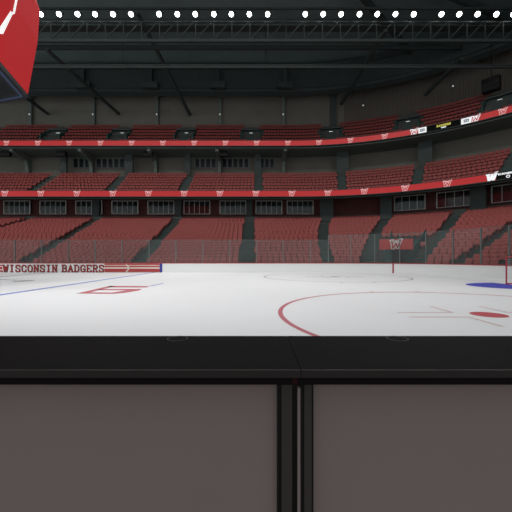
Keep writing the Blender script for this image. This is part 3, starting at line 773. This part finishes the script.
# diagonal struts
for (p0, D0, p1, D1, w_, lab) in (((47, 50), 42, (119, 114), 58.0, .38, 'long dark diagonal strut at upper left near the scoreboard'),
        ((138, 14), 43, (190, 115), 58.0, .42, 'steep dark diagonal strut left of centre'),
        ((386, 30), 41, (341, 104), 56.0, .50, 'dark diagonal strut where the roof edge bends'),
        ((462, 58), 42.3, (425, 95), 50.0, .42, 'dark diagonal strut in front of the ribbed wall'),
        ((-8, 72), 44, (48, 114), 58.0, .38, 'dark diagonal strut behind the scoreboard')):
    a = ((p0[0]-CX)/F*D0, D0, zt(p0[1], D0)); b = ((p1[0]-CX)/F*D1, D1, zt(p1[1], D1))
    bm = bmesh.new(); bar(bm, a, b, w_); tag(link('strut', bm, M['steel_lt']), lab, 'strut')
for i, px in enumerate((123, 265.5)):
    bm = bmesh.new(); x = (px-CX)/F*47; bar(bm, (x, 47, 35.2), (x, 47, zt(66, 47)), .12 if i else .07)
    tag(link('hanging_pipe', bm, M['steel_lt']), ['thin hanging pipe upper left of centre', 'thin vertical pipe hanging near the middle of the roof'][i], 'pipe')
# roof ribs following the corner
for i, t in enumerate((30, 48, 66)):
    x1, y1 = path(t, 39); bm = bmesh.new(); bar(bm, (x1, y1, 33.3), (6, 34, 35.0), .5, .9)
    tag(link('roof_rib', bm, M['steel']), ['dark roof rib above the bend of the tiers', 'dark roof rib above the ribbed wall', 'dark roof rib at the right edge'][i], 'beam')
# speaker cluster on the right
x, y = path(t_of(492, 37.5), 37.0); 
bm = bmesh.new(); box(bm, -1.0, 1.0, -.5, .5, -.9, .9); box(bm, -.04, .04, -.04, .04, .9, 6.5)
for k in range(3): box(bm, -1.02, 1.02, -.55, -.5, -.85+.6*k, -.35+.6*k)
o = link('hanging_speaker', bm, M['black']); o.location = (x, y, zt(85, y)); o.rotation_euler.z = heading(50)
tag(o, 'black speaker box hanging before the ribbed wall at right', 'loudspeaker')

# ------------------------------------------------------------------ scoreboard
sb = empty('scoreboard', (-16, 13.1, 10))
foot = [(-12.4, 17.4), (-11.6, 14.57), (-11.6, 11.6), (-12.4, 8.8), (-14.35, 8.2), (-17.6, 8.2), (-19.6, 8.8), (-20.4, 11.6), (-20.4, 14.57), (-19.6, 17.4), (-17.6, 18.0), (-14.35, 18.0)]
def scl(k): return [(-16+(x+16)*k, 13.1+(y-13.1)*k) for x, y in foot]
Z = [10.08, 13.15, 14.97, 16.6, 18.2]; K = [1.0, 1.08, 1.10, 1.0, .8]
bm = bmesh.new()
rings = [[bm.verts.new((x, y, z)) for x, y in scl(k)] for z, k in zip(Z, K)]
n = len(foot)
for a, b in zip(rings[:-1], rings[1:]):
    for i in range(n): bm.faces.new((a[i], b[i], b[(i+1) % n], a[(i+1) % n]))
bm.faces.new(rings[-1][::-1]); bmesh.ops.recalc_face_normals(bm, faces=bm.faces)
o = link('red_face', bm, M['sb_red']); local(o, sb)
bm = bmesh.new(); r0 = [bm.verts.new((x, y, 10.07)) for x, y in scl(1.0)]; r1 = [bm.verts.new((x, y, 9.85)) for x, y in scl(1.0)]; r2 = [bm.verts.new((x, y, 9.9)) for x, y in scl(.9)]; r3 = [bm.verts.new((x, y, 10.4)) for x, y in scl(.85)]
for a, b in ((r0, r1), (r1, r2), (r2, r3)):
    for i in range(n): bm.faces.new((a[i], b[i], b[(i+1) % n], a[(i+1) % n]))
bm.faces.new(r3)
o = link('underside', bm, M['sb_under']); local(o, sb)
bm = bmesh.new()
for i in range(n):
    a, b = scl(.95)[i], scl(.95)[(i+1) % n]; bar(bm, (*a, 9.87), (*b, 9.87), .12, .05)
o = link('underside_screen', bm, M['sb_screen']); local(o, sb)
bm = bmesh.new()
for sx in (-2.5, 2.5):
    for sy in (-2.5, 2.5): tube(bm, [(-16+sx, 13.1+sy, 18.2), (-16+sx, 13.1+sy, 35.19)], .05, 6)
o = link('cable', bm, M['steel_lt']); local(o, sb)
# white emblem stroke across the corner of the right and back-right faces
# right face between foot[0] and foot[1]
def face_pt(px, py):
    """point on the flared right-hand face plane (through foot 0/1, z 10.08..12.8) seen at px,py"""
    a = Vector((*scl(K[0])[0], Z[0])); b = Vector((*scl(K[0])[1], Z[0])); c = Vector((*scl(K[1])[0], Z[1]))
    nrm = (b-a).cross(c-a).normalized(); d = Vector(((px-CX)/F, 1, (HY-py)/F)); o = Vector((0, 0, EYE))
    t = (a-o).dot(nrm)/d.dot(nrm); 
    if d.dot(nrm) > 0: nrm = -nrm
    return o + d*t + nrm*.05
bm = bmesh.new(); q = [(0, 33.5), (-1, 29), (10.5, 9.5), (11, 13), (12.6, 8.6), (14.0, -2), (17.0, -2), (14.2, 12.2), (11.0, 10.5), (1.6, 31)]
q = [(-3, 33), (-3, 29), (9.6, 10.2), (10.3, 11.8), (11.6, 11.5), (14.4, -3), (16.8, -3), (13.6, 13.4), (11.2, 14.2), (1.8, 33.8)]
bm.faces.new([bm.verts.new(face_pt(*p)) for p in q]); bmesh.ops.triangulate(bm, faces=bm.faces)
o = link('emblem_stroke', bm, M['sb_white']); local(o, sb)
tag(sb, 'large red scoreboard with white emblem hanging at upper left', 'scoreboard')

# ------------------------------------------------------------------ goal
g = empty('hockey_goal', (GX, GY, 0)); GWD = .93; GH = 1.22
bm = bmesh.new(); tube(bm, [(0, GWD, 0), (0, GWD, GH), (0, -GWD, GH), (0, -GWD, 0)], .032, 10); link('red_frame', bm, M['goal_red'], g)
bm = bmesh.new(); tube(bm, [(0, -GWD, .03), (.85, -.8, .03), (1.05, 0, .03), (.85, .8, .03), (0, GWD, .03)], .028, 8); link('base_frame', bm, M['goal_red'], g)
bm = bmesh.new()
tube(bm, [(0, -GWD, GH), (.45, -.85, GH-.03), (.5, 0, GH-.03), (.45, .85, GH-.03), (0, GWD, GH)], .02, 6)
link('top_frame', bm, M['goal_red'], g)
bm = bmesh.new()
B = lambda v, u: Vector((.45+.05*(1-abs(v)) + (.40+.15*(1-abs(v)))*u, v*.85, GH-.03 - (GH-.06)*u))
for i in range(19):
    v = -1+2*i/18; tube(bm, [B(v, u/4) for u in range(5)], .006, 4)
for j in range(1, 12):
    u = j/12; tube(bm, [B(-1+.25*k, u) for k in range(9)], .006, 4)
for s in (-1, 1):
    for j in range(1, 12):
        u = j/12; e = B(s, u); tube(bm, [(0, s*GWD, GH*(1-u)), e], .006, 4)
link('net', bm, M['net'], g)
tag(g, 'red framed hockey goal with white net on the blue crease', 'hockey goal')

# ------------------------------------------------------------------ boards in front of the camera
zc_ = 1.048; y0, y1 = .434, .620; SX = .0608
def near(xa, xb, stile_sx, lab, ringx):
    r = empty('dasher_board', ((xa+xb)/2, .5, 0))
    def add(nm, m, *bxs, bev=0):
        bm = bmesh.new()
        for b in bxs: box(bm, *b)
        if bev: bmesh.ops.bevel(bm, geom=list(bm.edges), offset=bev, segments=2, affect='EDGES')
        o = link(nm, bm, M[m]); local(o, r); return o
    add('cap_rail', 'cap', (xa, xb, y0+.001, y1, zc_-.009, zc_))
    add('cap_lip', 'cap_edge', (xa, xb, y0-.002, y0+.0005, zc_-.0104, zc_-.0001))
    add('cap_shade_strip', 'cap_shade', (xa, xb, .462, .60, 1.0164, zc_-.0092))  # recess shadow under the cap, painted as a near-black strip
    if stile_sx < 0:   # left board
        add('panel', 'panel', (xa, .031, .474, .60, .0, 1.0162))
        add('stile', 'stile', (.0368, .0522, .461, .60, .0, 1.0162))
        add('stile_edge', 'stile_dark', (.0312, .0366, .466, .60, .0, 1.0162), (.0537, .0600, .468, .60, 0, 1.0162))
        add('red_tape', 'red_dark', (.0525, .0600, .4612, .4618, 1.018, 1.036))
    else:
        add('panel', 'panel', (.0845, xb, .474, .60, .0, 1.0162))
        add('stile', 'stile', (.0697, .0802, .461, .60, .0, 1.0162))
        add('stile_edge', 'stile_dark', (.0646, .0695, .464, .60, .0, 1.0162), (.0804, .0843, .470, .60, .0, 1.0162))
    for rx in ringx:
        bm = bmesh.new(); cy = .600; R_ = .0185
        for i in range(40):
            a, b = 2*PI*i/40, 2*PI*(i+1)/40
            v = [bm.verts.new((rx+q*math.cos(an), cy+q*math.sin(an), zc_+.0005)) for an in (a, b) for q in (R_-.0007, R_+.0007)]
            bm.faces.new((v[0], v[1], v[3], v[2]))
        o = link('plug_ring', bm, M['ring']); local(o, r)
    tag(r, lab, 'rink board')
near(-2.2, SX-.0004, -1, 'near rink board left of the seam, black cap over grey panel', [-.147])
near(SX+.0004, 2.2, 1, 'near rink board right of the seam, black cap over grey panel', [.265])
bm = bmesh.new(); box(bm, .0602, .0643, .4635, .58, 0, 1.0115)
bm2 = bm
o = link('board_post', bm, M['panel']); tag(o, 'slim grey post in the gap between the two near boards', 'post')
# floor the near boards stand on
bm = bmesh.new(); box(bm, -12, 16, -6, .595, -.12, -.001); tag(link('floor_bench', bm, M['tread']), kind='structure')

# ------------------------------------------------------------------ light, camera
w = bpy.data.worlds.new('World'); S.world = w; w.use_nodes = True
w.node_tree.nodes['Background'].inputs['Color'].default_value = (.93, .97, 1.0, 1)
w.node_tree.nodes['Background'].inputs['Strength'].default_value = .55
cam = bpy.data.cameras.new('Camera'); co = bpy.data.objects.new('Camera', cam); C.objects.link(co)
co.location = (0, 0, EYE); co.rotation_euler = (PI/2, 0, 0)
cam.sensor_width = 36; cam.lens = F/512*36; cam.shift_y = 1.5/512; cam.clip_start = .02; cam.clip_end = 400
S.camera = co
S.view_settings.view_transform = 'Standard'; S.view_settings.look = 'None'
S.view_settings.exposure = 0; S.view_settings.gamma = 1; S.view_settings.use_curve_mapping = False
